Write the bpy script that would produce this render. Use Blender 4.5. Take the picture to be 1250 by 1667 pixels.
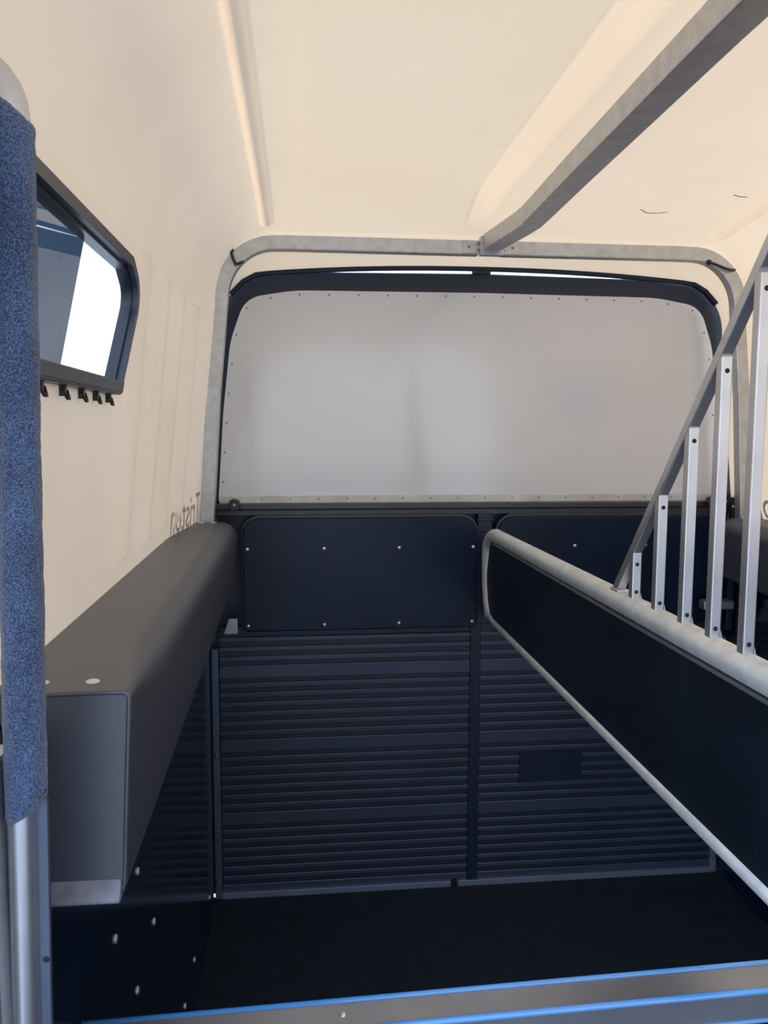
import bpy, bmesh, math, random
from mathutils import Vector, Matrix, noise
random.seed(7)
scene = bpy.context.scene
for o in list(bpy.data.objects):
    bpy.data.objects.remove(o)
C = scene.collection

# ------------------------------------------------------------------ camera
cam_d = bpy.data.cameras.new('camera')
cam = bpy.data.objects.new('camera', cam_d)
C.objects.link(cam)
cam_d.sensor_fit = 'VERTICAL'
cam_d.sensor_height = 36.0
cam_d.lens = 28.10
cam_d.clip_start = 0.02
cam_d.clip_end = 200
cam.matrix_world = Matrix(((0.99467922, 0.00731098, -0.10276086, -0.58),
                           (-0.10297317, 0.10082092, -0.98956135, 0.0),
                           (0.00312578, 0.99487773, 0.10103731, 1.57),
                           (0, 0, 0, 1)))
scene.camera = cam

# ------------------------------------------------------------------ view, sky, sun
scene.view_settings.view_transform = 'Standard'
scene.view_settings.look = 'None'
scene.view_settings.gamma = 1
scene.view_settings.use_curve_mapping = False
scene.view_settings.exposure = 0.28

SKY_STRENGTH = 1.9
SUN_STRENGTH = 2.9
world = bpy.data.worlds.new('sky')
scene.world = world
world.use_nodes = True
wn = world.node_tree
wn.nodes.clear()
wo = wn.nodes.new('ShaderNodeOutputWorld')
wb = wn.nodes.new('ShaderNodeBackground')
wt = wn.nodes.new('ShaderNodeTexCoord')
wsx = wn.nodes.new('ShaderNodeSeparateXYZ')
wr = wn.nodes.new('ShaderNodeValToRGB')
wr.color_ramp.elements[0].position = 0.0
wr.color_ramp.elements[0].color = (0.86, 0.92, 1.0, 1)
wr.color_ramp.elements[1].position = 0.9
wr.color_ramp.elements[1].color = (0.58, 0.73, 1.0, 1)
e = wr.color_ramp.elements.new(0.3)
e.color = (0.58, 0.76, 1.0, 1)
wb.inputs['Strength'].default_value = SKY_STRENGTH
wn.links.new(wt.outputs['Generated'], wsx.inputs[0])
wn.links.new(wsx.outputs['Z'], wr.inputs[0])
wn.links.new(wr.outputs[0], wb.inputs['Color'])
wn.links.new(wb.outputs[0], wo.inputs[0])

sun_d = bpy.data.lights.new('sun', 'SUN')
sun_d.energy = SUN_STRENGTH
sun_d.angle = math.radians(3)
sun_d.color = (1.0, 0.95, 0.86)
sun = bpy.data.objects.new('sun', sun_d)
C.objects.link(sun)
sun.location = (3, 4, 6)
sun.rotation_euler = Vector((-0.85, 0.20, -1.0)).to_track_quat('-Z', 'Y').to_euler()

# ------------------------------------------------------------------ materials
def new_mat(name):
    m = bpy.data.materials.new(name)
    m.use_nodes = True
    nt = m.node_tree
    b = nt.nodes['Principled BSDF']
    return m, nt, b

def simple(name, col, rough=0.5, metal=0.0, spec=0.5, var=0.0, vscale=8.0, bump=0.0, bscale=60.0, coat=0.0, stretch=(1, 1, 1)):
    m, nt, b = new_mat(name)
    b.inputs['Base Color'].default_value = (*col, 1)
    b.inputs['Roughness'].default_value = rough
    b.inputs['Metallic'].default_value = metal
    b.inputs['Specular IOR Level'].default_value = spec
    if coat:
        b.inputs['Coat Weight'].default_value = coat
        b.inputs['Coat Roughness'].default_value = 0.12
    tc = nt.nodes.new('ShaderNodeTexCoord')
    mp = nt.nodes.new('ShaderNodeMapping')
    mp.inputs['Scale'].default_value = stretch
    nt.links.new(tc.outputs['Object'], mp.inputs[0])
    if var:
        n = nt.nodes.new('ShaderNodeTexNoise')
        n.inputs['Scale'].default_value = vscale
        n.inputs['Detail'].default_value = 5
        nt.links.new(mp.outputs[0], n.inputs['Vector'])
        r = nt.nodes.new('ShaderNodeValToRGB')
        r.color_ramp.elements[0].position = 0.3
        r.color_ramp.elements[1].position = 0.7
        r.color_ramp.elements[0].color = (*[max(0, c * (1 - var)) for c in col], 1)
        r.color_ramp.elements[1].color = (*[min(1, c * (1 + var)) for c in col], 1)
        nt.links.new(n.outputs['Fac'], r.inputs[0])
        nt.links.new(r.outputs[0], b.inputs['Base Color'])
    if bump:
        n2 = nt.nodes.new('ShaderNodeTexNoise')
        n2.inputs['Scale'].default_value = bscale
        n2.inputs['Detail'].default_value = 3
        nt.links.new(mp.outputs[0], n2.inputs['Vector'])
        bp = nt.nodes.new('ShaderNodeBump')
        bp.inputs['Strength'].default_value = bump
        bp.inputs['Distance'].default_value = 0.004
        nt.links.new(n2.outputs['Fac'], bp.inputs['Height'])
        nt.links.new(bp.outputs[0], b.inputs['Normal'])
    return m

def shell_material():
    # cream glass fibre that lets some daylight through
    m, nt, b = new_mat('cream_fibreglass')
    tc = nt.nodes.new('ShaderNodeTexCoord')
    n = nt.nodes.new('ShaderNodeTexNoise')
    n.inputs['Scale'].default_value = 2.2
    n.inputs['Detail'].default_value = 4
    nt.links.new(tc.outputs['Object'], n.inputs['Vector'])
    r = nt.nodes.new('ShaderNodeValToRGB')
    r.color_ramp.elements[0].position = 0.25
    r.color_ramp.elements[0].color = (0.69, 0.555, 0.43, 1)
    r.color_ramp.elements[1].position = 0.62
    r.color_ramp.elements[1].color = (0.82, 0.715, 0.605, 1)
    nt.links.new(n.outputs['Fac'], r.inputs[0])
    nt.links.new(r.outputs[0], b.inputs['Base Color'])
    b.inputs['Roughness'].default_value = 0.42
    n2 = nt.nodes.new('ShaderNodeTexNoise')
    n2.inputs['Scale'].default_value = 5
    n2.inputs['Detail'].default_value = 2
    nt.links.new(tc.outputs['Object'], n2.inputs['Vector'])
    bp = nt.nodes.new('ShaderNodeBump')
    bp.inputs['Strength'].default_value = 0.25
    bp.inputs['Distance'].default_value = 0.02
    nt.links.new(n2.outputs['Fac'], bp.inputs['Height'])
    nt.links.new(bp.outputs[0], b.inputs['Normal'])
    tr = nt.nodes.new('ShaderNodeBsdfTranslucent')
    tr.inputs['Color'].default_value = (0.91, 0.675, 0.455, 1)
    mx = nt.nodes.new('ShaderNodeMixShader')
    mx.inputs[0].default_value = 0.32
    out = nt.nodes['Material Output']
    nt.links.new(b.outputs[0], mx.inputs[1])
    nt.links.new(tr.outputs[0], mx.inputs[2])
    nt.links.new(mx.outputs[0], out.inputs['Surface'])
    return m

def glass_material(name, tint):
    m, nt, b = new_mat(name)
    nt.nodes.remove(b)
    out = nt.nodes['Material Output']
    fr = nt.nodes.new('ShaderNodeFresnel')
    fr.inputs['IOR'].default_value = 2.3
    gl = nt.nodes.new('ShaderNodeBsdfGlossy')
    gl.inputs['Roughness'].default_value = 0.01
    gl.inputs['Color'].default_value = (0.95, 0.97, 1, 1)
    tr = nt.nodes.new('ShaderNodeBsdfTransparent')
    tr.inputs['Color'].default_value = (*tint, 1)
    mx = nt.nodes.new('ShaderNodeMixShader')
    ge = nt.nodes.new('ShaderNodeNewGeometry')
    inv = nt.nodes.new('ShaderNodeMath')
    inv.operation = 'SUBTRACT'
    inv.inputs[0].default_value = 1.0
    mul = nt.nodes.new('ShaderNodeMath')
    mul.operation = 'MULTIPLY'
    nt.links.new(ge.outputs['Backfacing'], inv.inputs[1])
    nt.links.new(inv.outputs[0], mul.inputs[0])
    nt.links.new(fr.outputs[0], mul.inputs[1])
    nt.links.new(mul.outputs[0], mx.inputs[0])
    nt.links.new(tr.outputs[0], mx.inputs[1])
    nt.links.new(gl.outputs[0], mx.inputs[2])
    nt.links.new(mx.outputs[0], out.inputs['Surface'])
    return m

def galv_material():
    m, nt, b = new_mat('galvanised_steel')
    tc = nt.nodes.new('ShaderNodeTexCoord')
    v = nt.nodes.new('ShaderNodeTexNoise')
    v.inputs['Scale'].default_value = 38
    v.inputs['Detail'].default_value = 4
    nt.links.new(tc.outputs['Object'], v.inputs['Vector'])
    r = nt.nodes.new('ShaderNodeValToRGB')
    r.color_ramp.elements[0].position = 0.3
    r.color_ramp.elements[0].color = (0.44, 0.45, 0.46, 1)
    r.color_ramp.elements[1].position = 0.72
    r.color_ramp.elements[1].color = (0.56, 0.57, 0.58, 1)
    nt.links.new(v.outputs['Fac'], r.inputs[0])
    nt.links.new(r.outputs[0], b.inputs['Base Color'])
    b.inputs['Metallic'].default_value = 0.75
    b.inputs['Roughness'].default_value = 0.42
    return m

M = {}
M['shell'] = shell_material()
M['galv'] = galv_material()
M['galv_bright'] = simple('bright_galvanised_tube', (0.66, 0.69, 0.71), 0.46, 0.5, var=0.12, vscale=34)
M['alu'] = simple('aluminium', (0.62, 0.63, 0.66), 0.32, 0.85, var=0.08, vscale=14)
M['dull_alu'] = simple('dull_aluminium', (0.34, 0.36, 0.40), 0.4, 0.8, var=0.1)
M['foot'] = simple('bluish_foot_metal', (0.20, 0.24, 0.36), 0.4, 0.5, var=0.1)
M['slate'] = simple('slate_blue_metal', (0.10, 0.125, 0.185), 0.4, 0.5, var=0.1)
M['dark_alu'] = simple('dark_anodised_profile', (0.045, 0.047, 0.055), 0.35, 0.3, var=0.1)
M['panel_dark'] = simple('dark_laminate', (0.005, 0.012, 0.034), 0.26, 0.0, 0.22, var=0.15, vscale=3, bump=0.05, bscale=90)
M['wall_dark'] = simple('dark_glossy_laminate', (0.006, 0.014, 0.036), 0.13, 0.0, 0.4, var=0.15, vscale=3)
M['infill'] = simple('dark_partition_board', (0.008, 0.013, 0.023), 0.42, 0.0, 0.3, var=0.3, vscale=5, bump=0.05, bscale=120)
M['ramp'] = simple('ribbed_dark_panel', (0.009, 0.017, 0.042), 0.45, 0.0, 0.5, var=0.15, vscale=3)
M['rib_face_lit'] = simple('ramp_rib_lit_tone', (0.050, 0.062, 0.110), 0.30, 0.2, 0.6, var=0.12, vscale=3)  # lighter copy of the ramp colour: paints lit ribs against shaded grooves
M['strip'] = simple('dark_cover_strip', (0.009, 0.016, 0.036), 0.4, 0.0, 0.4)
M['steel_tube'] = simple('polished_zinc_tube', (0.56, 0.58, 0.62), 0.34, 0.85, var=0.06, vscale=22)
M['rubber'] = simple('black_rubber', (0.010, 0.019, 0.034), 0.75, 0.0, 0.3, var=0.2, vscale=14, bump=0.3, bscale=200)
M['seal'] = simple('black_rubber_seal', (0.005, 0.009, 0.022), 0.5, 0.0, 0.4)
M['vinyl'] = simple('charcoal_vinyl', (0.056, 0.062, 0.086), 0.42, 0.0, 1.0, bump=0.03, bscale=260)
M['fold'] = simple('vinyl_lip_highlight', (0.20, 0.21, 0.26), 0.4, 0.0, 0.6, var=0.35, vscale=30)  # same vinyl painted paler for the highlight on the lower lip
M['white_panel'] = simple('white_laminate', (0.66, 0.67, 0.70), 0.13, 0.0, 0.9, var=0.02, vscale=2)
M['clear'] = simple('clear_plastic_trim', (0.56, 0.55, 0.55), 0.2, 0.0, 0.5, var=0.15, vscale=12, stretch=(1, 1, 1))
M['rivet'] = simple('rivet_metal', (0.72, 0.72, 0.74), 0.3, 0.7)
M['rivet_white'] = simple('white_rivet_cap', (0.75, 0.74, 0.76), 0.3)
M['rivet_grey'] = simple('grey_rivet', (0.30, 0.29, 0.30), 0.4, 0.4)
M['hole'] = simple('dark_hole', (0.01, 0.01, 0.012), 0.7)
M['frame_dark'] = simple('dark_window_frame', (0.036, 0.045, 0.070), 0.38, 0.1)
M['gasket'] = simple('black_window_gasket', (0.015, 0.02, 0.03), 0.3)
M['glass'] = glass_material('tinted_glass', (0.17, 0.22, 0.27))
M['clear_glass'] = glass_material('clear_glass', (0.9, 0.94, 0.96))
M['plastic'] = simple('black_plastic', (0.012, 0.012, 0.016), 0.4)
M['letter'] = simple('ghosted_lettering', (0.55, 0.50, 0.44), 0.5)
M['crack'] = simple('surface_crack', (0.22, 0.16, 0.12), 0.8)
M['edge_glare'] = simple('blue_sky_glare', (0.11, 0.36, 0.80), 0.2, 0.0, 0.7, coat=0.6)  # blue sky glare on the bar edges, put into the strip colour
M['gravel'] = simple('pale_gravel', (0.37, 0.39, 0.43), 0.9, var=0.25, vscale=40)
M['weld'] = simple('weld_metal', (0.62, 0.63, 0.66), 0.45, 0.6)

def foam_material():
    m, nt, b = new_mat('blue_fabric_sleeve')
    tc = nt.nodes.new('ShaderNodeTexCoord')
    n = nt.nodes.new('ShaderNodeTexNoise')
    n.inputs['Scale'].default_value = 620
    n.inputs['Detail'].default_value = 3
    n2 = nt.nodes.new('ShaderNodeTexNoise')
    n2.inputs['Scale'].default_value = 16
    n2.inputs['Detail'].default_value = 3
    nt.links.new(tc.outputs['Object'], n.inputs['Vector'])
    nt.links.new(tc.outputs['Object'], n2.inputs['Vector'])
    r = nt.nodes.new('ShaderNodeValToRGB')
    r.color_ramp.elements[0].position = 0.42
    r.color_ramp.elements[0].color = (0.016, 0.034, 0.088, 1)
    r.color_ramp.elements[1].position = 0.66
    r.color_ramp.elements[1].color = (0.115, 0.19, 0.36, 1)
    mixv = nt.nodes.new('ShaderNodeMath')
    mixv.operation = 'MULTIPLY_ADD'
    mixv.inputs[1].default_value = 0.25
    nt.links.new(n2.outputs['Fac'], mixv.inputs[0])
    sub = nt.nodes.new('ShaderNodeMath')
    sub.operation = 'SUBTRACT'
    sub.inputs[1].default_value = 0.11
    nt.links.new(n.outputs['Fac'], sub.inputs[0])
    nt.links.new(sub.outputs[0], mixv.inputs[2])
    nt.links.new(mixv.outputs[0], r.inputs[0])
    nt.links.new(r.outputs[0], b.inputs['Base Color'])
    b.inputs['Roughness'].default_value = 0.85
    b.inputs['Sheen Weight'].default_value = 0.3
    bp = nt.nodes.new('ShaderNodeBump')
    bp.inputs['Strength'].default_value = 0.8
    bp.inputs['Distance'].default_value = 0.002
    nt.links.new(n.outputs['Fac'], bp.inputs['Height'])
    nt.links.new(bp.outputs[0], b.inputs['Normal'])
    return m
M['foam'] = foam_material()

# ------------------------------------------------------------------ helpers
def obj(name, bm, mat, parent=None, smooth=False, bevel=0.0, segs=2):
    bmesh.ops.recalc_face_normals(bm, faces=bm.faces)
    me = bpy.data.meshes.new(name)
    bm.to_mesh(me)
    bm.free()
    if smooth:
        for p in me.polygons:
            p.use_smooth = True
    me.materials.append(mat)
    o = bpy.data.objects.new(name, me)
    C.objects.link(o)
    if parent:
        o.parent = parent
    if bevel:
        md = o.modifiers.new('bevel', 'BEVEL')
        md.width = bevel
        md.segments = segs
        md.limit_method = 'ANGLE'
        md.angle_limit = math.radians(40)
    return o

def tag(o, label=None, cat=None, group=None, kind=None):
    if label: o['label'] = label
    if cat: o['category'] = cat
    if group: o['group'] = group
    if kind: o['kind'] = kind
    return o

def thing(name, label, cat, loc=(0, 0, 0), group=None):
    o = bpy.data.objects.new(name, None)
    o.empty_display_size = 0.05
    C.objects.link(o)
    o.location = loc
    return tag(o, label, cat, group)

def box(bm, x0, x1, y0, y1, z0, z1, off=(0, 0, 0)):
    vs = [bm.verts.new((x - off[0], y - off[1], z - off[2])) for x in (x0, x1) for y in (y0, y1) for z in (z0, z1)]
    for f in ((0, 1, 3, 2), (4, 6, 7, 5), (0, 4, 5, 1), (2, 3, 7, 6), (0, 2, 6, 4), (1, 5, 7, 3)):
        bm.faces.new([vs[i] for i in f])

def sweep(bm, path, section, n, closed=False, cap=True):
    """section: list of (s, t); s runs along side = tangent x n, t along n"""
    n = Vector(n).normalized()
    P = [Vector(p) for p in path]
    N = len(P)
    rings = []
    for i in range(N):
        if closed:
            a = (P[i] - P[i - 1]).normalized(); b = (P[(i + 1) % N] - P[i]).normalized()
        else:
            a = (P[i] - P[i - 1]).normalized() if i else (P[1] - P[0]).normalized()
            b = (P[i + 1] - P[i]).normalized() if i < N - 1 else a
        t = (a + b).normalized()
        side = t.cross(n).normalized()
        k = 1 / max(0.4, a.dot(t))
        nn = side.cross(t).normalized()
        if nn.dot(n) < 0: nn = -nn
        rings.append([bm.verts.new(P[i] + side * s * k + nn * u) for s, u in section])
    m = len(section)
    rng = range(N) if closed else range(N - 1)
    for i in rng:
        r0, r1 = rings[i], rings[(i + 1) % N]
        for j in range(m):
            bm.faces.new((r0[j], r0[(j + 1) % m], r1[(j + 1) % m], r1[j]))
    if cap and not closed:
        bm.faces.new(rings[0]); bm.faces.new(rings[-1])

def rect(w, h, r=0.0):
    if not r:
        return [(-w / 2, -h / 2), (w / 2, -h / 2), (w / 2, h / 2), (-w / 2, h / 2)]
    out = []
    for cx, cy, a0 in ((w / 2 - r, h / 2 - r, 0), (-w / 2 + r, h / 2 - r, 90), (-w / 2 + r, -h / 2 + r, 180), (w / 2 - r, -h / 2 + r, 270)):
        for k in range(4):
            a = math.radians(a0 + 30 * k)
            out.append((cx + r * math.cos(a), cy + r * math.sin(a)))
    return out

def circ(r, k=20):
    return [(r * math.cos(2 * math.pi * i / k), r * math.sin(2 * math.pi * i / k)) for i in range(k)]

def disc(bm, c, axis, r, h, k=14, dome=0.5):
    """short round head centred on c, sticking out along axis"""
    ax = Vector(axis).normalized()
    u = ax.orthogonal().normalized(); v = ax.cross(u)
    c = Vector(c)
    prev = None
    for rr, hh in ((r, -0.0005), (r, h * 0.35), (r * 0.75, h * 0.8), (r * 0.35, h)):
        ring = [bm.verts.new(c + ax * hh + (u * math.cos(2 * math.pi * i / k) + v * math.sin(2 * math.pi * i / k)) * rr) for i in range(k)]
        if prev:
            for i in range(k):
                bm.faces.new((prev[i], prev[(i + 1) % k], ring[(i + 1) % k], ring[i]))
        else:
            bm.faces.new(ring[::-1])
        prev = ring
    bm.faces.new(prev)

def rivets(name, pts, axis, r, h, mat, parent):
    """every rivet a mesh object of its own, sharing one mesh"""
    bm = bmesh.new(); disc(bm, (0, 0, 0), axis, r, h)
    first = obj(name, bm, mat, parent, smooth=True)
    first.location = pts[0]
    for p in pts[1:]:
        c = first.copy(); C.objects.link(c); c.parent = parent; c.location = p

def poly_prism(bm, pts, axis, a0, a1):
    """pts 2D; axis 'x' -> (y,z), 'y' -> (x,z), 'z' -> (x,y)"""
    def mk(p, a):
        return {'x': (a, p[0], p[1]), 'y': (p[0], a, p[1]), 'z': (p[0], p[1], a)}[axis]
    A = [bm.verts.new(mk(p, a0)) for p in pts]
    B = [bm.verts.new(mk(p, a1)) for p in pts]
    bm.faces.new(A); bm.faces.new(B[::-1])
    n = len(pts)
    for i in range(n):
        bm.faces.new((A[i], B[i], B[(i + 1) % n], A[(i + 1) % n]))

def round_poly(pts, radii, k=8):
    """polygon with rounded corners"""
    out = []
    n = len(pts)
    for i in range(n):
        p = Vector(pts[i]); a = Vector(pts[i - 1]); b = Vector(pts[(i + 1) % n])
        r = radii[i] if isinstance(radii, (list, tuple)) else radii
        if r <= 0:
            out.append(tuple(p)); continue
        da = (a - p).normalized(); db = (b - p).normalized()
        ang = math.acos(max(-1, min(1, da.dot(db))))
        L = r / math.tan(ang / 2)
        s = p + da * L; e2 = p + db * L
        cen = p + (da + db).normalized() * (r / math.sin(ang / 2))
        v0 = s - cen; v1 = e2 - cen
        a0 = math.atan2(v0.y, v0.x); a1 = math.atan2(v1.y, v1.x)
        d = a1 - a0
        while d > math.pi: d -= 2 * math.pi
        while d < -math.pi: d += 2 * math.pi
        for j in range(k + 1):
            a = a0 + d * j / k
            out.append((cen.x + r * math.cos(a), cen.y + r * math.sin(a)))
    return out

def smooth01(a, b, x):
    t = max(0.0, min(1.0, (x - a) / (b - a)))
    return t * t * (3 - 2 * t)

# ------------------------------------------------------------------ shell of the trailer
LEAN = 0.107
def shell_params(Y):
    k1 = smooth01(2.10, 2.46, Y)          # towards the rear portal
    k2 = smooth01(2.48, 2.62, Y)          # hood beyond the portal
    w = 0.932 + (0.902 - 0.932) * k1 + (-0.012) * k2
    edge = 2.195 + (2.156 - 2.195) * k1 - 0.100 * k2
    crown = 0.022 * (1 - k1) + 0.004 * k1 + 0.026 * k2
    rx = 0.30 + (0.19 - 0.30) * k1 + 0.02 * k2
    rz = 0.30 + (0.22 - 0.30) * k1 - 0.05 * k2
    return w, edge, crown, rx, rz

def gauss(x, s):
    return math.exp(-(x / s) ** 2)

def plateau(x, half, soft):
    return smooth01(-half - soft, -half, x) * (1 - smooth01(half, half + soft, x))

FLUTES = (1.52, 1.74, 1.96, 2.18)
def half_profile(Y, n_side, n_corner, n_top):
    """points from the wall foot to the roof centre for the positive side (x > 0)"""
    w, edge, crown, rx, rz = shell_params(Y)
    zb = 1.20
    z1 = edge - rz
    out = []
    for i in range(n_side):
        z = zb + (z1 - zb) * i / n_side
        x = w - LEAN * (z - 1.27)
        out.append((x, z, 'side'))
    xs = w - LEAN * (z1 - 1.27)
    for i in range(n_corner):
        a = math.pi / 2 * i / n_corner
        x = xs - rx + rx * math.cos(a) ** 0.9
        z = z1 + rz * math.sin(a) ** 0.9
        out.append((x - 0.0, z, 'corner'))
    x0 = xs - rx
    for i in range(n_top + 1):
        x = x0 * (1 - i / n_top)
        z = edge + crown * (1 - (x / x0) ** 2)
        out.append((x, z, 'top'))
    return out

def rib_dz(x, Y):
    """moulded ridges in the roof skin (negative is towards the inside)"""
    fade = 1 - smooth01(2.30, 2.42, Y)
    d = -0.020 * plateau(abs(x) - 0.672, 0.006, 0.015) * (1 - smooth01(2.34, 2.40, Y))
    fade2 = 1 - smooth01(2.20, 2.40, Y)
    u = abs(x)
    # shallow groove, then the skin swells down into the broad centre band
    d += 0.008 * gauss(u - 0.096, 0.007) * fade2
    d += -0.034 * (1 - smooth01(0.040, 0.088, u)) * fade2
    return d

def build_shell():
    Ys = []
    y = -0.9
    while y < 2.60:
        Ys.append(y)
        y += 0.012 if y > 0.6 else 0.05
    NS, NC, NT = 60, 110, 200
    rows = []
    for Y in Ys:
        hp = half_profile(Y, NS, NC, NT)
        left, right = [], []
        for (x, z, t) in hp:
            dx = 0.0; dz = 0.0
            if t == 'side':
                for f in FLUTES:
                    dx -= 0.022 * gauss(Y - f, 0.021) * smooth01(1.305, 1.34, z) * (1 - smooth01(1.90, 1.95, z))
            if z > 2.05:
                dz = rib_dz(x, Y)
            left.append(Vector((-(x + dx), Y, z + dz)))
            right.append(Vector((x + dx, Y, z + dz)))
        rows.append(left + right[::-1][1:])
    L = len(rows[0])
    def win_hit(c, side):
        if side * c.x < 0: return False
        return in_window(c.y, c.z)
    groups = {'wall_left': [], 'ceiling': [], 'wall_right': []}
    for i in range(len(rows) - 1):
        for j in range(L - 1):
            c = (rows[i][j] + rows[i + 1][j + 1]) / 2
            g = 'wall_left' if j < NS else ('wall_right' if j >= L - 1 - NS else 'ceiling')
            if g != 'ceiling':
                if in_window(c.y, c.z): continue
                if g == 'wall_left' and c.y < 0.66: continue       # open groom door at the front left
            groups[g].append((i, j))
    for g, quads in groups.items():
        bm = bmesh.new(); vm = {}
        def vv(i, j):
            if (i, j) not in vm: vm[(i, j)] = bm.verts.new(rows[i][j])
            return vm[(i, j)]
        for i, j in quads:
            bm.faces.new((vv(i, j), vv(i + 1, j), vv(i + 1, j + 1), vv(i, j + 1)))
        o = obj(g, bm, M['shell'], smooth=True)
        o['kind'] = 'structure'
        shell[g] = o

# side window outline in (Y, Z); front edge leans, rear edge raked
WIN = [(0.70, 1.632), (1.395, 1.632), (1.478, 1.800), (1.470, 1.822), (1.390, 1.852), (0.70, 1.852)]
WIN_OUT = round_poly([(0.70, 1.628), (1.385, 1.628), (1.492, 1.812), (1.400, 1.856), (0.70, 1.856)], [0.02, 0.012, 0.05, 0.02, 0.02])
WIN_IN = round_poly([(0.725, 1.650), (1.368, 1.650), (1.455, 1.804), (1.390, 1.838), (0.725, 1.838)], [0.015, 0.010, 0.040, 0.015, 0.015])
def in_window(y, z):
    return 0.712 < y < 1.468 and 1.642 < z < 1.846 and z < 1.642 + (1.478 - y) * 2.4 + 0.0 or (0.712 < y < 1.385 and 1.642 < z < 1.846)

def in_window(y, z):
    pts = WIN_MID
    inside = False
    n = len(pts)
    for i in range(n):
        (y0, z0), (y1, z1) = pts[i], pts[i - 1]
        if (z0 > z) != (z1 > z) and y < (y1 - y0) * (z - z0) / (z1 - z0) + y0:
            inside = not inside
    return inside
WIN_MID = [((a[0] + b[0]) / 2, (a[1] + b[1]) / 2) for a, b in zip(WIN_OUT, WIN_IN)]

shell = {}
build_shell()

def wx(z, Y=1.0):
    """half width of the inner wall at height z"""
    return shell_params(Y)[0] - LEAN * (z - 1.27)

# floor, ground, lower walls
bm = bmesh.new(); box(bm, -0.900, 0.910, -0.9, 2.60, -0.03, 0.0)
f = obj('floor', bm, M['rubber']); f['kind'] = 'structure'
bm = bmesh.new(); box(bm, -40, 40, -40, 40, -0.60, -0.52)
g = obj('floor_ground_outside', bm, M['gravel']); g['kind'] = 'structure'; g.name = 'ground'

for s, nm in ((-1, 'wall_left'), (1, 'wall_right')):
    bm = bmesh.new()
    xi = 0.876 if s < 0 else 0.893
    xa, xb = sorted((s * xi, s * 0.932))
    box(bm, xa, xb, 0.832 if s < 0 else -0.9, 2.535, 0.0, 1.235)
    low = obj('kick_panel', bm, M['wall_dark'], shell[nm], bevel=0.002)
    low['label'] = 'glossy dark lower wall lining'
    low['kind'] = 'structure'
    if s < 0:
        pts = [(2.066, .148), (1.887, .151), (1.529, .603), (1.364, .58), (1.393, .786), (1.219, .774), (2.42, .11)]
    else:
        pts = [(2.066, .148), (1.529, .603), (1.393, .786)]
    rivets('rivet', [(s * xi, y, z) for y, z in pts], (-s, 0, 0), 0.0075, 0.004, M['rivet'], low)

for s_, nm in ((-1, 'wall_left'), (1, 'wall_right')):
    bm = bmesh.new(); xa, xb = sorted((s_ * 0.893, s_ * 0.96)); box(bm, xa, xb, 2.537, 2.70, -0.02, 1.36)
    o = obj('rear_corner_post', bm, M['strip'], shell[nm], bevel=0.003); o['kind'] = 'structure'

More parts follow.
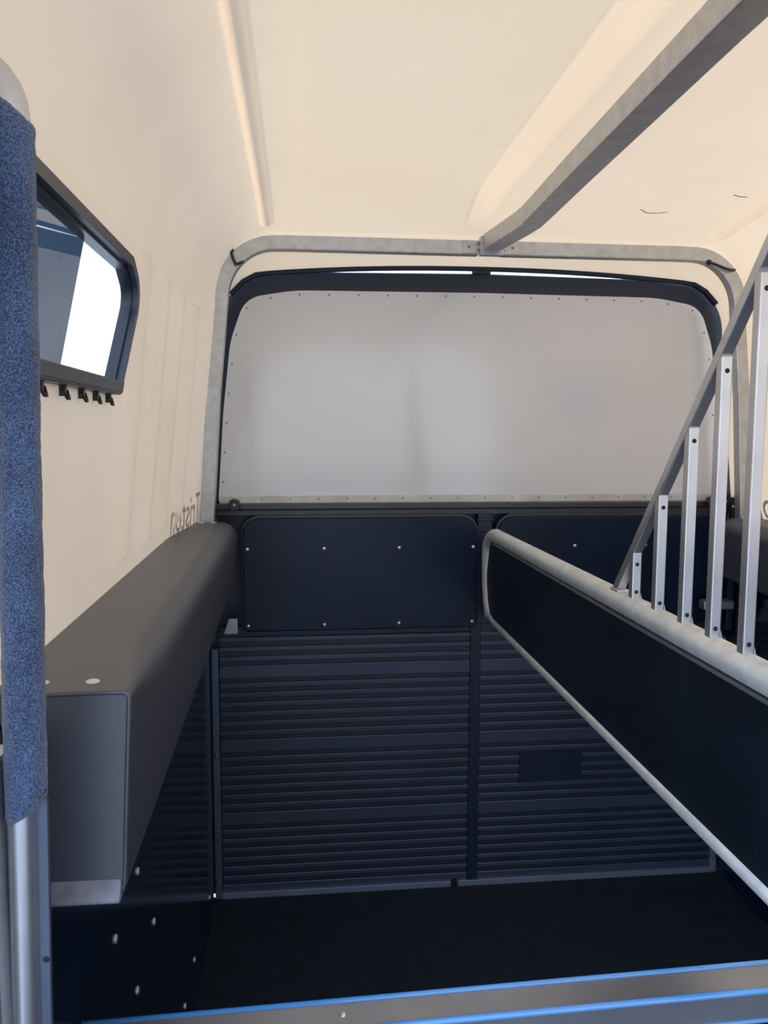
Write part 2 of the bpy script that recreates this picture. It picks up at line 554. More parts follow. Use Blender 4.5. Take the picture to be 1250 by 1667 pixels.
# ------------------------------------------------------------------ side windows
def side_window(s, nm):
    def P(y, z, d):       # d = distance in from the wall skin
        return Vector((s * (wx(z) - d), y, z))
    def ring(bm, outer, inner, d0, d1):
        n = len(outer)
        A = [bm.verts.new(P(*p, d0)) for p in outer]; B = [bm.verts.new(P(*p, d1)) for p in outer]
        Ci = [bm.verts.new(P(*p, d1)) for p in inner]; D = [bm.verts.new(P(*p, d0)) for p in inner]
        for i in range(n):
            j = (i + 1) % n
            bm.faces.new((A[i], A[j], B[j], B[i])); bm.faces.new((B[i], B[j], Ci[j], Ci[i]))
            bm.faces.new((Ci[i], Ci[j], D[j], D[i])); bm.faces.new((D[i], D[j], A[j], A[i]))
    def shrink(pts, k):
        cy = 1.09; cz = 1.745
        out = []
        n = len(pts)
        for i in range(n):
            p = Vector(pts[i]); a = Vector(pts[i - 1]); b = Vector(pts[(i + 1) % n])
            e1 = (p - a).normalized(); e2 = (b - p).normalized()
            nrm = Vector((-(e1.y + e2.y), e1.x + e2.x)).normalized()
            out.append(tuple(p + nrm * k))
        return out
    bm = bmesh.new()
    ring(bm, WIN_OUT, shrink(WIN_OUT, 0.016), -0.006, 0.016)
    fr = obj(nm, bm, M['frame_dark'], bevel=0.003); fr['kind'] = 'structure'
    bm = bmesh.new()
    ring(bm, shrink(WIN_OUT, 0.012), shrink(WIN_OUT, 0.021), -0.012, 0.006)
    obj('gasket', bm, M['gasket'], fr, bevel=0.002)
    # sill channel along the foot
    bm = bmesh.new()
    q = [(0.72, 1.630), (1.370, 1.630), (1.378, 1.650), (0.72, 1.650)]
    A = [bm.verts.new(P(*p, -0.01)) for p in q]; B = [bm.verts.new(P(*p, 0.022)) for p in q]
    bm.faces.new(A); bm.faces.new(B[::-1])
    for i in range(4): bm.faces.new((A[i], B[i], B[(i + 1) % 4], A[(i + 1) % 4]))
    obj('sill_channel', bm, M['frame_dark'], fr, bevel=0.002)
    # closed dark sliding pane in the front half, slid over the fixed one
    yb = 1.145
    def pane(name, pts, d, mat, th=0.004):
        bm = bmesh.new()
        A = [bm.verts.new(P(*p, d)) for p in pts]; B = [bm.verts.new(P(*p, d - th)) for p in pts]
        bm.faces.new(A); bm.faces.new(B[::-1]); n = len(pts)
        for i in range(n): bm.faces.new((A[i], B[i], B[(i + 1) % n], A[(i + 1) % n]))
        return obj(name, bm, mat, fr)
    if s > 0: pane('fixed_pane', [(p[0], p[1]) for p in shrink(WIN_OUT, 0.014)], 0.002, M['glass'])
    pane('sliding_pane', [(0.715, 1.64), (1.102, 1.64), (1.178, 1.842), (0.715, 1.842)], -0.004, M['glass'])
    # drain clips hanging under the sill
    if s < 0:
        for k, y in enumerate((1.000, 1.095, 1.185, 1.265, 1.345)):
            bm = bmesh.new()
            c = P(y, 1.622, 0.006)
            box(bm, c.x - 0.005, c.x + 0.003, y - 0.004, y + 0.004, 1.614, 1.630)
            sweep(bm, [(c.x + 0.001, y - 0.010, 1.622), (c.x + 0.005, y - 0.002, 1.611), (c.x + 0.005, y + 0.006, 1.611), (c.x + 0.001, y + 0.010, 1.622)],
                  circ(0.0022, 8), (1, 0, 0))
            obj('sill_clip', bm, M['plastic'], fr, smooth=False)
side_window(-1, 'window_1')
side_window(1, 'window_2')

# ------------------------------------------------------------------ ghosted lettering of the outside decal
def lettering(s):
    cu = bpy.data.curves.new('decal_text', 'FONT')
    cu.body = 'Triston'
    cu.size = 1.0
    cu.shear = 0.25
    tmp = bpy.data.objects.new('decal_text', cu)
    C.objects.link(tmp)
    dg = bpy.context.evaluated_depsgraph_get()
    me = bpy.data.meshes.new_from_object(tmp.evaluated_get(dg))
    bpy.data.objects.remove(tmp)
    xs = [v.co.x for v in me.vertices]; x0, x1 = min(xs), max(xs)
    bm = bmesh.new(); bm.from_mesh(me)
    bmesh.ops.subdivide_edges(bm, edges=bm.edges, cuts=1)
    for v in bm.verts:
        u = (v.co.x - x0) / (x1 - x0)
        if s < 0: Y = 2.475 - u * 0.335
        else: Y = 2.14 + u * 0.335
        z = 1.292 + v.co.y * 0.135
        v.co = Vector((s * (wx(z, Y) - 0.0015), Y, z))
    o = obj('ghost_lettering', bm, M['letter'], shell['wall_left' if s < 0 else 'wall_right'])
    md = o.modifiers.new('thick', 'SOLIDIFY'); md.thickness = 0.0008
    o['label'] = 'faint mirrored grey lettering'
lettering(-1); lettering(1)

# cracks in the roof skin
for pts in ([(0.375, 2.235), (0.40, 2.252), (0.43, 2.250), (0.455, 2.238)], [(0.565, 2.083), (0.585, 2.09), (0.605, 2.088)]):
    bm = bmesh.new()
    P = []
    for x, y in pts:
        w, edge, crown, rx, rz = shell_params(y)
        x0 = w - LEAN * (edge - rz - 1.27) - rx
        P.append((x, y, edge + crown * (1 - (x / x0) ** 2) - 0.0012))
    sweep(bm, P, rect(0.0022, 0.0012), (0, 0, 1))
    obj('hairline_crack', bm, M['crack'], shell['ceiling'])

# ------------------------------------------------------------------ rear portal frame (galvanised)
pf = thing('portal_frame', 'galvanised steel hoop frame around the rear opening, bolted at the centre', 'frame', (0, 2.48, 0))
def local(pts, o): return [tuple(Vector(p) - o.location) for p in pts]
outer = [(-0.895, 1.16), (-0.889, 1.27), (-0.862, 1.68), (-0.838, 1.93)]
cor = []
for k in range(0, 11):
    a = math.radians(180 - 9 * k * 0.98)
    cor.append((-0.655 + 0.180 * math.cos(a), 1.955 + 0.192 * math.sin(a)))
path_out = outer + cor + [(-0.60, 2.148), (-0.3, 2.148), (-0.035, 2.148)]
for s in (-1, 1):
    P = [(-s * x, 0, z) for x, z in path_out]
    bm = bmesh.new()
    sgn = 1 if s < 0 else -1
    secs = [(a * sgn, b) for a, b in [(0.0, -0.018), (0.042, -0.018), (0.042, 0.018), (0.0, 0.018)]]
    # side = tangent x n ; for the left half it points inwards when n = -Y
    sweep(bm, P, secs, (0, 1, 0) if False else (0, 1, 0))
    # check direction: flip if the section went outwards
    cx = sum(abs(v.co.x) for v in bm.verts) / len(bm.verts)
    ref = sum(abs(p[0]) for p in P) / len(P)
    if cx > ref:
        bm.free(); bm = bmesh.new()
        sweep(bm, P, [(-a, b) for a, b in secs], (0, 1, 0))
    o = obj('frame_half', bm, M['galv'], pf, bevel=0.003)
# joint plates and bolts
for s in (-1, 1):
    bm = bmesh.new(); box(bm, min(s * 0.028, s * 0.085), max(s * 0.028, s * 0.085), -0.0215, -0.017, 2.108, 2.147)
    pl = obj('joint_plate', bm, M['galv'], pf, bevel=0.001)
    rivets('bolt_head', [(s * 0.040, -0.0215, 2.118), (s * 0.040, -0.0215, 2.138), (s * 0.068, -0.0215, 2.128)], (0, -1, 0), 0.0045, 0.004, M['rivet_grey'], pl)
# rubber hooks on the corners
for s in (-1, 1):
    bm = bmesh.new()
    if s < 0:
        P = [(-0.782, -0.022, 2.100), (-0.777, -0.028, 2.078), (-0.768, -0.030, 2.058), (-0.757, -0.030, 2.060), (-0.746, -0.026, 2.066)]
    else:
        P = [(0.700, -0.022, 2.100), (0.720, -0.028, 2.092), (0.745, -0.030, 2.082), (0.768, -0.030, 2.076), (0.785, -0.022, 2.078)]
    sweep(bm, P, circ(0.0042, 8), (0, 1, 0))
    disc(bm, (P[0][0], -0.018, P[0][2]), (0, -1, 0), 0.009, 0.010)
    obj('corner_hook', bm, M['plastic'], pf, smooth=True)

# ------------------------------------------------------------------ roof beam
rb = thing('roof_beam', 'long galvanised box beam running under the roof centre', 'beam', (0, 2.45, 2.13))
bm = bmesh.new()
zt = [(-0.85, 2.168), (0.4, 2.160), (1.1, 2.153), (1.7, 2.139), (1.96, 2.131), (2.03, 2.130), (2.10, 2.134), (2.452, 2.163)]
P = [(0, y - 2.45, z - 0.024 - 2.13) for y, z in zt]
sweep(bm, P, rect(0.048, 0.056, 0.003), (1, 0, 0))
obj('beam_tube', bm, M['galv'], rb)
bm = bmesh.new(); box(bm, -0.036, 0.036, -0.012, 0.012, -0.030, 0.026)
obj('end_plate', bm, M['galv'], rb, bevel=0.002)

# ------------------------------------------------------------------ rear flap: white panel in a dark frame
YF = 2.615
flap = thing('rear_flap', 'large white riveted panel in a black frame closing the upper rear opening', 'door flap', (0, YF, 1.33))
panel_pts = [(-0.845, 1.345), (0.845, 1.345), (0.826, 1.62), (0.800, 1.85), (0.752, 1.985), (0.60, 2.012), (0.0, 2.016), (-0.60, 2.012), (-0.752, 1.985), (-0.800, 1.85), (-0.826, 1.62)]
panel_r = round_poly(panel_pts, [0, 0, 0.3, 0.3, 0.085, 0.6, 0.8, 0.6, 0.085, 0.3, 0.3], 6)
bm = bmesh.new(); poly_prism(bm, [(x, z - 1.33) for x, z in panel_r], 'y', -0.010, -0.004)
wp = obj('white_panel', bm, M['white_panel'], flap, bevel=0.001)
frame_pts = round_poly([(-0.895, 1.3353), (0.895, 1.3353), (0.885, 1.62), (0.868, 1.87), (0.820, 2.044), (0.55, 2.071), (0.0, 2.078), (-0.55, 2.071), (-0.820, 2.044), (-0.868, 1.87), (-0.885, 1.62)],
                       [0, 0, 0.3, 0.3, 0.09, 0.6, 0.8, 0.6, 0.09, 0.3, 0.3], 6)
bm = bmesh.new(); poly_prism(bm, [(x, z - 1.33) for x, z in frame_pts], 'y', -0.004, 0.028)
obj('flap_frame', bm, M['seal'], flap, bevel=0.003)
# perimeter rivets
pts = []
path = [p for p in panel_r]
n = len(path)
per = []
acc = 0
off = 0.012
cx0, cz0 = 0, 1.68
for i in range(n):
    a = Vector(path[i]); b = Vector(path[(i + 1) % n])
    L = (b - a).length
    d = 0
    while acc + (L - d) >= 0.094:
        d += 0.094 - acc; acc = 0
        p = a + (b - a) * (d / L)
        nrm = Vector((-(b - a).y, (b - a).x)).normalized()
        if nrm.dot(Vector((cx0, cz0)) - p) < 0: nrm = -nrm
        p = p + nrm * off
        if p.y > 1.372: pts.append((p.x, -0.010, p.y - 1.33))
    acc += L - d
rivets('rivet', pts, (0, -1, 0), 0.0035, 0.002, M['rivet_grey'], wp)
# clear strip along the foot with its own screws
bm = bmesh.new(); box(bm, -0.842, 0.842, -0.014, -0.010, 0.0056, 0.030)
st = obj('foot_strip', bm, M['clear'], flap, bevel=0.001)
rivets('screw', [(-0.80 + 0.092 * k, -0.014, 0.020) for k in range(18)], (0, -1, 0), 0.0032, 0.002, M['rivet_grey'], st)
# a long scratch on the left side of the panel
bm = bmesh.new()
sweep(bm, [(-0.745, -0.0102, 1.675 - 1.33), (-0.739, -0.0102, 1.63 - 1.33), (-0.738, -0.0102, 1.58 - 1.33), (-0.745, -0.0102, 1.52 - 1.33)], rect(0.0022, 0.0008), (0, 1, 0))
obj('scratch_mark', bm, M['rivet_white'], wp)

# rubber lip of the roof hood above the flap: daylight shows between the two
lip = thing('hood_seal', 'thin black rubber lip arching over the top of the rear flap', 'seal', (0, 2.585, 2.05))
bm = bmesh.new()
arc = []
for k in range(41):
    x = -0.795 + 1.59 * k / 40
    u = abs(x) / 0.795
    z = 2.087 - 0.040 * u ** 2.2 - 0.055 * max(0, (u - 0.88) / 0.12) ** 2
    arc.append((x, 0, z - 2.05))
sweep(bm, arc, rect(0.012, 0.018), (0, 1, 0))
obj('lip_strip', bm, M['seal'], lip, smooth=False)
bm = bmesh.new(); box(bm, -0.03, 0.03, -0.008, 0.008, 0.020, 0.036)
obj('centre_catch', bm, M['plastic'], lip, bevel=0.003)

# ------------------------------------------------------------------ loading ramp, closed upright
YR = 2.60
ramp = thing('loading_ramp', 'dark ribbed loading ramp folded upright below the white flap', 'ramp', (0, YR, 0))
def ramp_profile():
    # (offset towards the inside, z) ; broad lands every 0.252 with six narrow ribs between
    pts = []
    z = 0.0
    base = 0.038
    lands = [0.004, 0.256, 0.508, 0.760]
    H = 0.007
    segs = []
    for l in lands:
        segs.append((l, l + 0.042))
        p = l + 0.058
        for k in range(6):
            segs.append((p, p + 0.015)); p += 0.0325
    pts.append((0, 0.0))
    for a, b in segs:
        if b > 0.905: break
        pts += [(0, a), (-H, a + 0.001), (-H, b - 0.003), (-H * 0.8, b - 0.001), (0, b)]
    pts.append((0, 0.93))
    return pts
prof = ramp_profile()
for s in (-1, 1):
    x0, x1 = (-0.850, -0.018) if s < 0 else (0.018, 0.864)
    bm = bmesh.new()
    A = [bm.verts.new((x0, y, z)) for y, z in prof] ; B = [bm.verts.new((x1, y, z)) for y, z in prof]
    for i in range(len(prof) - 1):
        bm.faces.new((A[i], A[i + 1], B[i + 1], B[i]))
    c = [bm.verts.new(p) for p in ((x0, 0.02, 0), (x1, 0.02, 0), (x1, 0.02, 0.93), (x0, 0.02, 0.93))]
    bm.faces.new(c)
    bm.faces.new((A[0], B[0], c[1], c[0])); bm.faces.new((A[-1], c[3], c[2], B[-1]))
    bm.faces.new(A + [c[3], c[0]]); bm.faces.new([B[0]] + [c[1], c[2]] + B[1:][::-1])
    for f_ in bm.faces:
        if all(v.co.y < -0.004 for v in f_.verts): f_.material_index = 1  # raised faces take the lighter tone, so the groove shade is painted
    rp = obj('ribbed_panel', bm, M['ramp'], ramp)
    rp.data.materials.append(M['rib_face_lit'])
bm = bmesh.new(); box(bm, -0.018, 0.018, -0.012, 0.01, 0.005, 0.93)
obj('centre_strip', bm, M['strip'], ramp, bevel=0.002)
bm = bmesh.new(); box(bm, 0.160, 0.384, -0.0100, -0.0068, 0.362, 0.466)
obj('cover_plate', bm, M['strip'], ramp, bevel=0.001)
# frame: backing board, top rails, side angles, foot angle
bm = bmesh.new(); box(bm, -0.90, 0.90, 0.022, 0.05, 0.0, 1.330)
obj('backing_board', bm, M['strip'], ramp)
bm = bmesh.new(); box(bm, -0.868, 0.868, -0.030, 0.022, 1.318, 1.335)
obj('top_rail', bm, M['dark_alu'], ramp, bevel=0.002)
bm = bmesh.new(); box(bm, -0.868, 0.868, -0.018, 0.022, 1.298, 1.316)
box(bm, -0.868, 0.868, -0.024, -0.018, 1.3135, 1.3165)
obj('rail_channel', bm, M['dark_alu'], ramp, bevel=0.001)
bm = bmesh.new(); box(bm, 0.000, 0.048, -0.022, 0.018, 0.93, 1.300)
box(bm, -0.004, 0.052, -0.030, -0.020, 1.24, 1.25)
box(bm, -0.004, 0.052, -0.030, -0.020, 1.275, 1.285)
obj('centre_post', bm, M['strip'], ramp, bevel=0.002)
for s in (-1, 1):
    a, b = (-0.876, -0.853) if s < 0 else (0.866, 0.889)
    bm = bmesh.new(); box(bm, a, b, -0.014, 0.02, 0.0, 0.86)
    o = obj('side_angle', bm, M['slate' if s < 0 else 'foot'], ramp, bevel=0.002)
    rivets('bolt_head', [((a + b) / 2, -0.014, z) for z in (0.06, 0.24, 0.50)], (0, -1, 0), 0.007, 0.006, M['slate'], o)
bm = bmesh.new(); box(bm, -0.853, -0.075, -0.016, 0.0, 0.0, 0.020); box(bm, -0.05, 0.868, -0.016, 0.0, 0.0, 0.020)
obj('foot_angle', bm, M['foot'], ramp, bevel=0.001)
for x in (-0.068, -0.058):
    bm = bmesh.new(); box(bm, x - 0.003, x + 0.003, -0.026, -0.004, 0.0, 0.026)
    obj('hinge_pin', bm, M['hole'], ramp, bevel=0.001)
# upper kick boards
for s in (-1, 1):
    x0, x1 = (-0.768, -0.006) if s < 0 else (0.062, 0.830)
    bm = bmesh.new()
    pr = round_poly([(x0, 0.925), (x1, 0.925), (x1, 1.292), (x0, 1.292)], [0.01, 0.01, 0.055, 0.055], 8)
    poly_prism(bm, pr, 'y', -0.052, -0.034)
    kb = obj('kick_board', bm, M['panel_dark'], ramp, bevel=0.004)
    bm = bmesh.new()
    pr = round_poly([(x0 - 0.006, 0.925), (x1 + 0.006, 0.925), (x1 + 0.006, 1.299), (x0 - 0.006, 1.299)], [0.01, 0.01, 0.06, 0.06], 8)
    poly_prism(bm, pr, 'y', -0.034, -0.020)
    e = obj('edge_trim', bm, M['dark_alu'], kb, bevel=0.002)
    cols = [x0 + 0.016 + k * 0.2435 for k in range(4)]
    rivets('rivet', [(x, -0.052, z) for x in cols for z in (0.944, 1.193)], (0, -1, 0), 0.0058, 0.003, M['rivet'], kb)

# turning knobs at both ends of the rail
for s, lab in ((-1, 'round black knob at the left foot corner of the white panel'), (1, 'round black knob at the right foot corner of the white panel, behind the grille bars')):
    k = thing('clamp_knob', lab, 'knob', (s * 0.790, 2.545, 1.336), 'knobs at the ends of the rear rail')
    bm = bmesh.new()
    ring = []
    m = 48
    rr = [0.019 + 0.0016 * math.cos(8 * 2 * math.pi * i / m) for i in range(m)]
    poly_prism(bm, [(r * math.cos(2 * math.pi * i / m), r * math.sin(2 * math.pi * i / m)) for i, r in enumerate(rr)], 'y', -0.012, 0.012)
    obj('knob_head', bm, M['plastic'], k, bevel=0.003)
    bm = bmesh.new(); disc(bm, (0, -0.012, 0), (0, -1, 0), 0.006, 0.004)
    obj('centre_screw', bm, M['rivet_grey'], k, smooth=True)
    bm = bmesh.new(); sweep(bm, [(0, 0.0, 0), (0, 0.03, 0)], circ(0.006, 12), (0, 0, 1))
    obj('stud', bm, M['dark_alu'], k, smooth=True)

# door jambs beside the ramp: dark post, clear flap and latch rods
for s, lab in ((-1, 'dark rear latch bracket standing in the left ramp corner'), (1, 'dark rear latch bracket standing in the right ramp corner')):
    jb = thing('latch_bracket', lab, 'latch', (s * 0.862, 2.54, 0.0), 'latch brackets in the ramp corners')
    bm = bmesh.new(); box(bm, -0.011, 0.011, -0.012, 0.012, 0.90, 1.352)
    obj('latch_post', bm, M['strip'], jb, bevel=0.002)
    bm = bmesh.new(); disc(bm, (-0.006, -0.012, 1.322), (0, -1, 0), 0.004, 0.003)
    obj('screw', bm, M['rivet_white'], jb, smooth=True)
    bm = bmesh.new()
    q = [(-s * 0.015, 1.30), (-s * 0.034, 1.20), (-s * 0.034, 1.19), (-s * 0.014, 1.19)]
    poly_prism(bm, q, 'y', -0.004, 0.0)
    obj('web_plate', bm, M['dull_alu'], jb)
    bm = bmesh.new()
    q = [(-s * 0.050, 0.975), (-s * 0.078, 0.975), (-s * 0.078, 0.925), (-s * 0.034, 0.925)]
    poly_prism(bm, q, 'y', -0.014, -0.006)
    obj('stop_wedge', bm, M['dull_alu'], jb, bevel=0.001)
    if s > 0:
        for dx in (-0.10, -0.07):
            bm = bmesh.new(); sweep(bm, [(dx, -0.06, 0.92), (dx, -0.06, 1.12)], circ(0.005, 10), (0, 1, 0))
            obj('latch_rod', bm, M['dull_alu'], jb, smooth=True)
        bm = bmesh.new(); box(bm, -0.125, -0.02, -0.075, -0.035, 0.985, 1.015)
        obj('latch_plate', bm, M['dull_alu'], jb, bevel=0.004)
        bm = bmesh.new(); disc(bm, (-0.085, -0.06, 1.015), (0, 0, 1), 0.013, 0.016)
        obj('nut', bm, M['rivet_grey'], jb)

# ------------------------------------------------------------------ padded side boxes
def side_box(s, lab):
    t = thing('side_padding', lab, 'padding box', (s * 0.85, 0.912, 1.02), 'padded boxes along the side walls')
    loc = Vector(t.location)
    Y0, Y1 = 0.912, 2.455
    N = 40
    bm = bmesh.new()
    rings = []
    for i in range(N + 1):
        u = i / N
        Y = Y0 + (Y1 - Y0) * u
        xo = shell_params(Y)[0] - 0.001
        xi = 0.776
        zt = 1.272 + 0.020 * u
        zb = 1.026 + 0.07 * u
        r = 0.010 + 0.038 * smooth01(0.0, 0.16, u)      # the inner edge is crisp at the end cap and soft along the run
        rb2 = 0.012
        ring = [(0.875, zb), (0.875, 1.238), (xo, 1.238), (xo, zt)]
        for k in range(9):
            a = math.radians(90 - 90 * k / 8)
            ring.append((xi + r - r * math.cos(math.radians(90 * (k) / 8 + 0)) * 0 - r * math.sin(math.radians(90 * k / 8)), zt - r + r * math.cos(math.radians(90 * k / 8))))
        for k in range(5):
            a = math.radians(90 * k / 4)
            ring.append((xi + 0.012 + rb2 - rb2 * math.cos(a), zb + rb2 - rb2 * math.sin(a)))
        rings.append([bm.verts.new(Vector((s * x, Y, z)) - loc) for x, z in ring])
    m = len(rings[0])
    for i in range(N):
        for j in range(m):
            bm.faces.new((rings[i][j], rings[i][(j + 1) % m], rings[i + 1][(j + 1) % m], rings[i + 1][j]))
    bm.faces.new(rings[0]); bm.faces.new(rings[-1])
    body = obj('box_cover', bm, M['vinyl'], t, smooth=True)
    md = body.modifiers.new('edge', 'EDGE_SPLIT'); md.split_angle = math.radians(50)
    # folded welded seam around the end cap
    bm = bmesh.new()
    seam = [(-0.930, 1.272), (-0.784, 1.273), (-0.779, 1.271), (-0.777, 1.266), (-0.783, 1.15), (-0.788, 1.045), (-0.794, 1.032), (-0.808, 1.027), (-0.93, 1.027)]
    sweep(bm, [Vector((s * -x if s > 0 else x, Y0 - 0.001, z)) - loc for x, z in seam], circ(0.0028, 8), (0, 1, 0))
    obj('end_seam', bm, M['vinyl'], t, smooth=True)
    bm = bmesh.new()
    xa, xb = (-0.90, -0.792) if s < 0 else (0.792, 0.90)
    A = [bm.verts.new(Vector((xa, y, z)) - loc) for y, z in ((Y0, 1.050), (Y0 - 0.004, 1.044), (Y0 - 0.013, 1.030), (Y0 - 0.012, 1.025), (Y0 + 0.004, 1.025))]
    B = [bm.verts.new(Vector((xb, y, z)) - loc) for y, z in ((Y0, 1.050), (Y0 - 0.004, 1.044), (Y0 - 0.013, 1.030), (Y0 - 0.012, 1.025), (Y0 + 0.004, 1.025))]
    bm.faces.new(A); bm.faces.new(B[::-1])
    for i in range(5): bm.faces.new((A[i], B[i], B[(i + 1) % 5], A[(i + 1) % 5]))
    fl = obj('end_fold', bm, M['fold'], t, bevel=0.002)
    rivets('rivet', [tuple(Vector((s * x, y, z)) - loc) for x, y, z in ((0.886, 0.955, 1.272), (0.828, 0.955, 1.272), (0.880, 2.44, 1.291), (0.845, 2.44, 1.291))],
           (0, 0, 1), 0.0085, 0.003, M['rivet_white'], t)
side_box(-1, 'long charcoal padded box along the left wall below the window')
side_box(1, 'dark padded box along the right wall, seen behind the grille bars')

# ------------------------------------------------------------------ stall partition with its grille
part = thing('stall_partition', 'dark partition board in a galvanised tube frame with a barred grille on top', 'partition', (0.0, 2.49, 0.97))
PL = Vector(part.location)
XP = 0.02
def pl(pts): return [Vector(p) - PL for p in pts]
YE = 0.36
# top tube bends down at the rear end
bm = bmesh.new()
P = [(XP, YE, 1.2515), (XP, 1.4, 1.2515), (XP, 2.38, 1.247)]
for k in range(1, 8):
    a = math.radians(90 - 90 * k / 7)
    P.append((XP, 2.38 + 0.125 * math.cos(a), 1.190 + 0.059 * math.sin(a)))
P += [(XP, 2.507, 1.15), (XP, 2.500, 1.08), (XP, 2.482, 1.02), (XP, 2.450, 0.985)]
sweep(bm, pl(P), circ(0.0210, 24), (1, 0, 0))
obj('top_rail', bm, M['galv_bright'], part, smooth=True)
bm = bmesh.new()
sweep(bm, pl([(XP, 2.468, 1.003), (XP, 2.44, 0.985), (XP, 2.38, 0.978), (XP, YE, 0.978)]), circ(0.0150, 18), (1, 0, 0))
obj('bottom_rail', bm, M['galv_bright'], part, smooth=True)
bm = bmesh.new()
infl = round_poly([(YE, 0.981), (2.455, 0.981), (2.490, 1.10), (2.440, 1.240), (YE, 1.240)], [0, 0.04, 0.10, 0.06, 0], 8)
poly_prism(bm, [(y - PL.y, z - PL.z) for y, z in infl], 'x', XP - 0.010, XP + 0.010)
obj('infill_board', bm, M['infill'], part)
bm = bmesh.new(); box(bm, XP - 0.006, XP + 0.006, 2.495, 2.535, 0.965, 1.20, off=PL)
sweep(bm, pl([(XP + 0.01, 2.53, 0.955), (XP + 0.01, 2.53, 1.215)]), circ(0.012, 14), (0, 1, 0))
obj('hinge_plate', bm, M['galv'], part, bevel=0.002)
# edge bead between board and top tube
bm = bmesh.new(); sweep(bm, pl([(XP - 0.012, YE, 1.229), (XP - 0.012, 2.40, 1.2245)]), rect(0.004, 0.006), (1, 0, 0))
obj('edge_bead', bm, M['alu'], part)
# a pipe clamp weld ring
bm = bmesh.new(); sweep(bm, pl([(XP, 1.333, 1.2515), (XP, 1.3365, 1.2515)]), circ(0.0216, 24), (1, 0, 0))
obj('weld_ring', bm, M['weld'], part, smooth=True)
# grille: sloping rail and square bars
SL = (1.776 - 1.371) / (1.362 - 1.013)
def rail_z(y): return 1.371 + (1.362 - y) * SL
bm = bmesh.new()
sweep(bm, pl([(XP, 1.450, 1.268), (XP, 1.450 - 0.70, 1.268 + 0.70 * 1.176)]), rect(0.017, 0.018, 0.002), (1, 0, 0))
# rail centre line sits above the bar heads
gr = obj('grille_rail', bm, M['alu'], part)
for y, zb, zt in ((1.374, 1.268, 1.371), (1.279, 1.268, 1.470), (1.183, 1.270, 1.577), (1.096, 1.270, 1.677), (1.008, 1.270, 1.776), (0.92, 1.270, 1.875), (0.832, 1.270, 1.98)):
    zt = min(zt, 1.268 + (1.450 - y) * 1.176 - 0.004)
    bm = bmesh.new()
    box(bm, XP - 0.0083, XP + 0.0083, y - 0.0083, y + 0.0083, zb - 0.02, zt, off=PL)
    # spread weld at the foot
    for sy in (-1,):
        vs = [bm.verts.new(Vector(p) - PL) for p in ((XP + 0.0083, y - 0.0080, zb + 0.014), (XP + 0.015, y - 0.0080, zb - 0.010), (XP + 0.0083, y - 0.0080, zb - 0.012),
                                                     (XP + 0.0083, y + 0.0080, zb + 0.014), (XP + 0.015, y + 0.0080, zb - 0.010), (XP + 0.0083, y + 0.0080, zb - 0.012))]
        bm.faces.new(vs[:3]); bm.faces.new(vs[3:][::-1]); bm.faces.new((vs[0], vs[3], vs[4], vs[1])); bm.faces.new((vs[1], vs[4], vs[5], vs[2])); bm.faces.new((vs[0], vs[2], vs[5], vs[3]))
    b = obj('grille_bar', bm, M['alu'], part, bevel=0.0018)
    for zz in (zb + 0.014, zt - 0.021):
        bm = bmesh.new(); disc(bm, Vector((XP, y - 0.0083, zz)) - PL, (0, -1, 0), 0.0036, 0.0006)
        obj('drain_hole', bm, M['hole'], b)
bm = bmesh.new(); box(bm, XP - 0.011, XP + 0.013, 1.425, 1.462, 1.262, 1.2740, off=PL)
obj('rail_foot', bm, M['alu'], part, bevel=0.002)

# ------------------------------------------------------------------ front left post with its fabric sleeve
post = thing('front_post', 'galvanised tube post with a blue fabric sleeve at the left edge', 'post', (-0.858, 0.80, 0.0))
tilt = 0.036
def pc(z): return Vector((-0.8485 + 0.020 * (z - 1.57) + 0.858, 0, z))
bm = bmesh.new()
P = [pc(1.70), pc(1.855)]
top = pc(1.855)
for k in range(1, 8):
    a = math.radians(90 * k / 7)
    P.append(top + Vector((-0.055 * (1 - math.cos(a)), 0.0, 0.055 * math.sin(a))))
P.append(P[-1] + Vector((-0.035, 0, 0.0)))
sweep(bm, P, circ(0.0165, 28), (0, 1, 0))
obj('post_elbow', bm, M['steel_tube'], post, smooth=True)
bm = bmesh.new()
sh = Vector((-0.0045, 0, 0))
sweep(bm, [pc(0.0) + sh, pc(0.6) + sh, pc(1.2) + sh, pc(1.70) + sh], circ(0.0140, 28), (0, 1, 0))
obj('post_tube', bm, M['steel_tube'], post, smooth=True)
bm = bmesh.new()
ring_n = 34; rows = []
zs = [1.188 + (1.866 - 1.188) * i / 130 for i in range(131)]
for i, z in enumerate(zs):
    c = pc(z); row = []
    for j in range(ring_n):
        a = 2 * math.pi * j / ring_n
        r = 0.0198 + 0.0012 * noise.noise(Vector((math.cos(a) * 3, math.sin(a) * 3, z * 26))) + random.uniform(-0.0004, 0.0004)
        if i in (0, 130): r -= 0.003
        dz = 0.010 * math.cos(a) if i < 4 else (-0.014 * math.cos(a) * smooth01(1.80, 1.866, z))
        row.append(bm.verts.new(c + Vector((r * math.cos(a), r * math.sin(a), dz))))
    rows.append(row)
for i in range(130):
    for j in range(ring_n):
        bm.faces.new((rows[i][j], rows[i][(j + 1) % ring_n], rows[i + 1][(j + 1) % ring_n], rows[i + 1][j]))
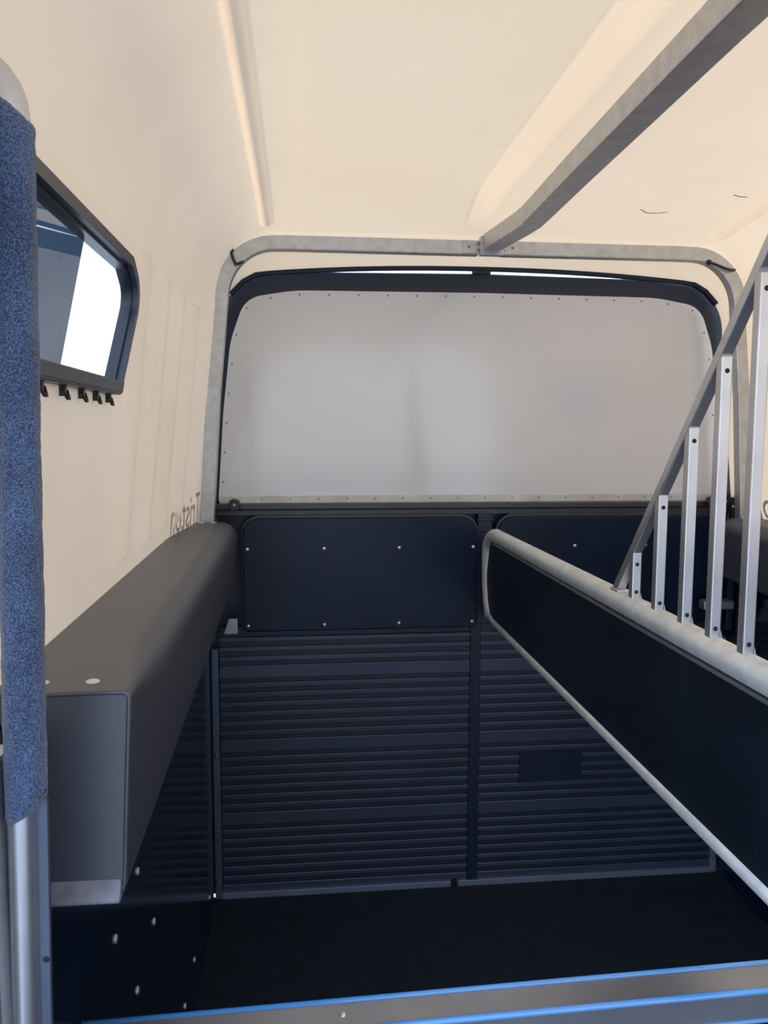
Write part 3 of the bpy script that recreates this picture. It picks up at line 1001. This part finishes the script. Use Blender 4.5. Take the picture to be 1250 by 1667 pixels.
bm.faces.new(rows[0]); bm.faces.new(rows[-1])
obj('fabric_sleeve', bm, M['foam'], post, smooth=True)
bm = bmesh.new()
for z0, z1 in ((0.0, 1.20),):
    a, b = pc(z0), pc(z1)
    vs = []
    for q in (a, b):
        for x, y in ((0.002, 0.000), (0.0200, 0.000), (0.0200, 0.007), (0.002, 0.007)):
            vs.append(bm.verts.new(q + Vector((x, y, 0))))
    for f_ in ((0, 1, 2, 3), (4, 7, 6, 5), (0, 4, 5, 1), (1, 5, 6, 2), (2, 6, 7, 3), (3, 7, 4, 0)):
        bm.faces.new([vs[i] for i in f_])
obj('mounting_flange', bm, M['slate'], post, bevel=0.001)  # flange; its dark tone also stands in for the tube's shaded side
bm = bmesh.new(); disc(bm, pc(1.03) + Vector((0.0160, 0.000, 0)), (0, -1, 0), 0.0035, 0.0006)
obj('flange_hole', bm, M['hole'], post)
# pale front corner of the shell beside the post
bm = bmesh.new(); box(bm, -0.945, -0.8765, 0.76, 0.83, 0.0, 1.25)
co = obj('trim_1', bm, M['alu'], bevel=0.006); co['kind'] = 'structure'

# ------------------------------------------------------------------ front cross bar at the foot of the picture
cb = thing('cross_bar', 'flat aluminium cross bar with blue sky glare painted along its edges in front of the stalls', 'bar', (0, 1.0, 0.8))
cb.rotation_euler = (0, math.radians(-1.25), 0)
bm = bmesh.new(); box(bm, -0.87, 0.87, -0.053, 0.0, -0.023, 0.021)
obj('bar_profile', bm, M['dull_alu'], cb, bevel=0.003)
for y, z, w in ((0.0, 0.021, 0.008), (-0.053, 0.021, 0.009), (-0.053, -0.022, 0.006)):  # strips that paint the sky glare along the aluminium edges
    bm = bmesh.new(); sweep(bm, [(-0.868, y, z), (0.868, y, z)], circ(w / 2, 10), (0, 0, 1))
    obj('blue_glare_strip', bm, M['edge_glare'], cb, smooth=True)
bm = bmesh.new(); disc(bm, (-0.53, -0.026, 0.021), (0, 0, 1), 0.005, 0.003)
obj('rivet', bm, M['rivet'], cb, smooth=True)
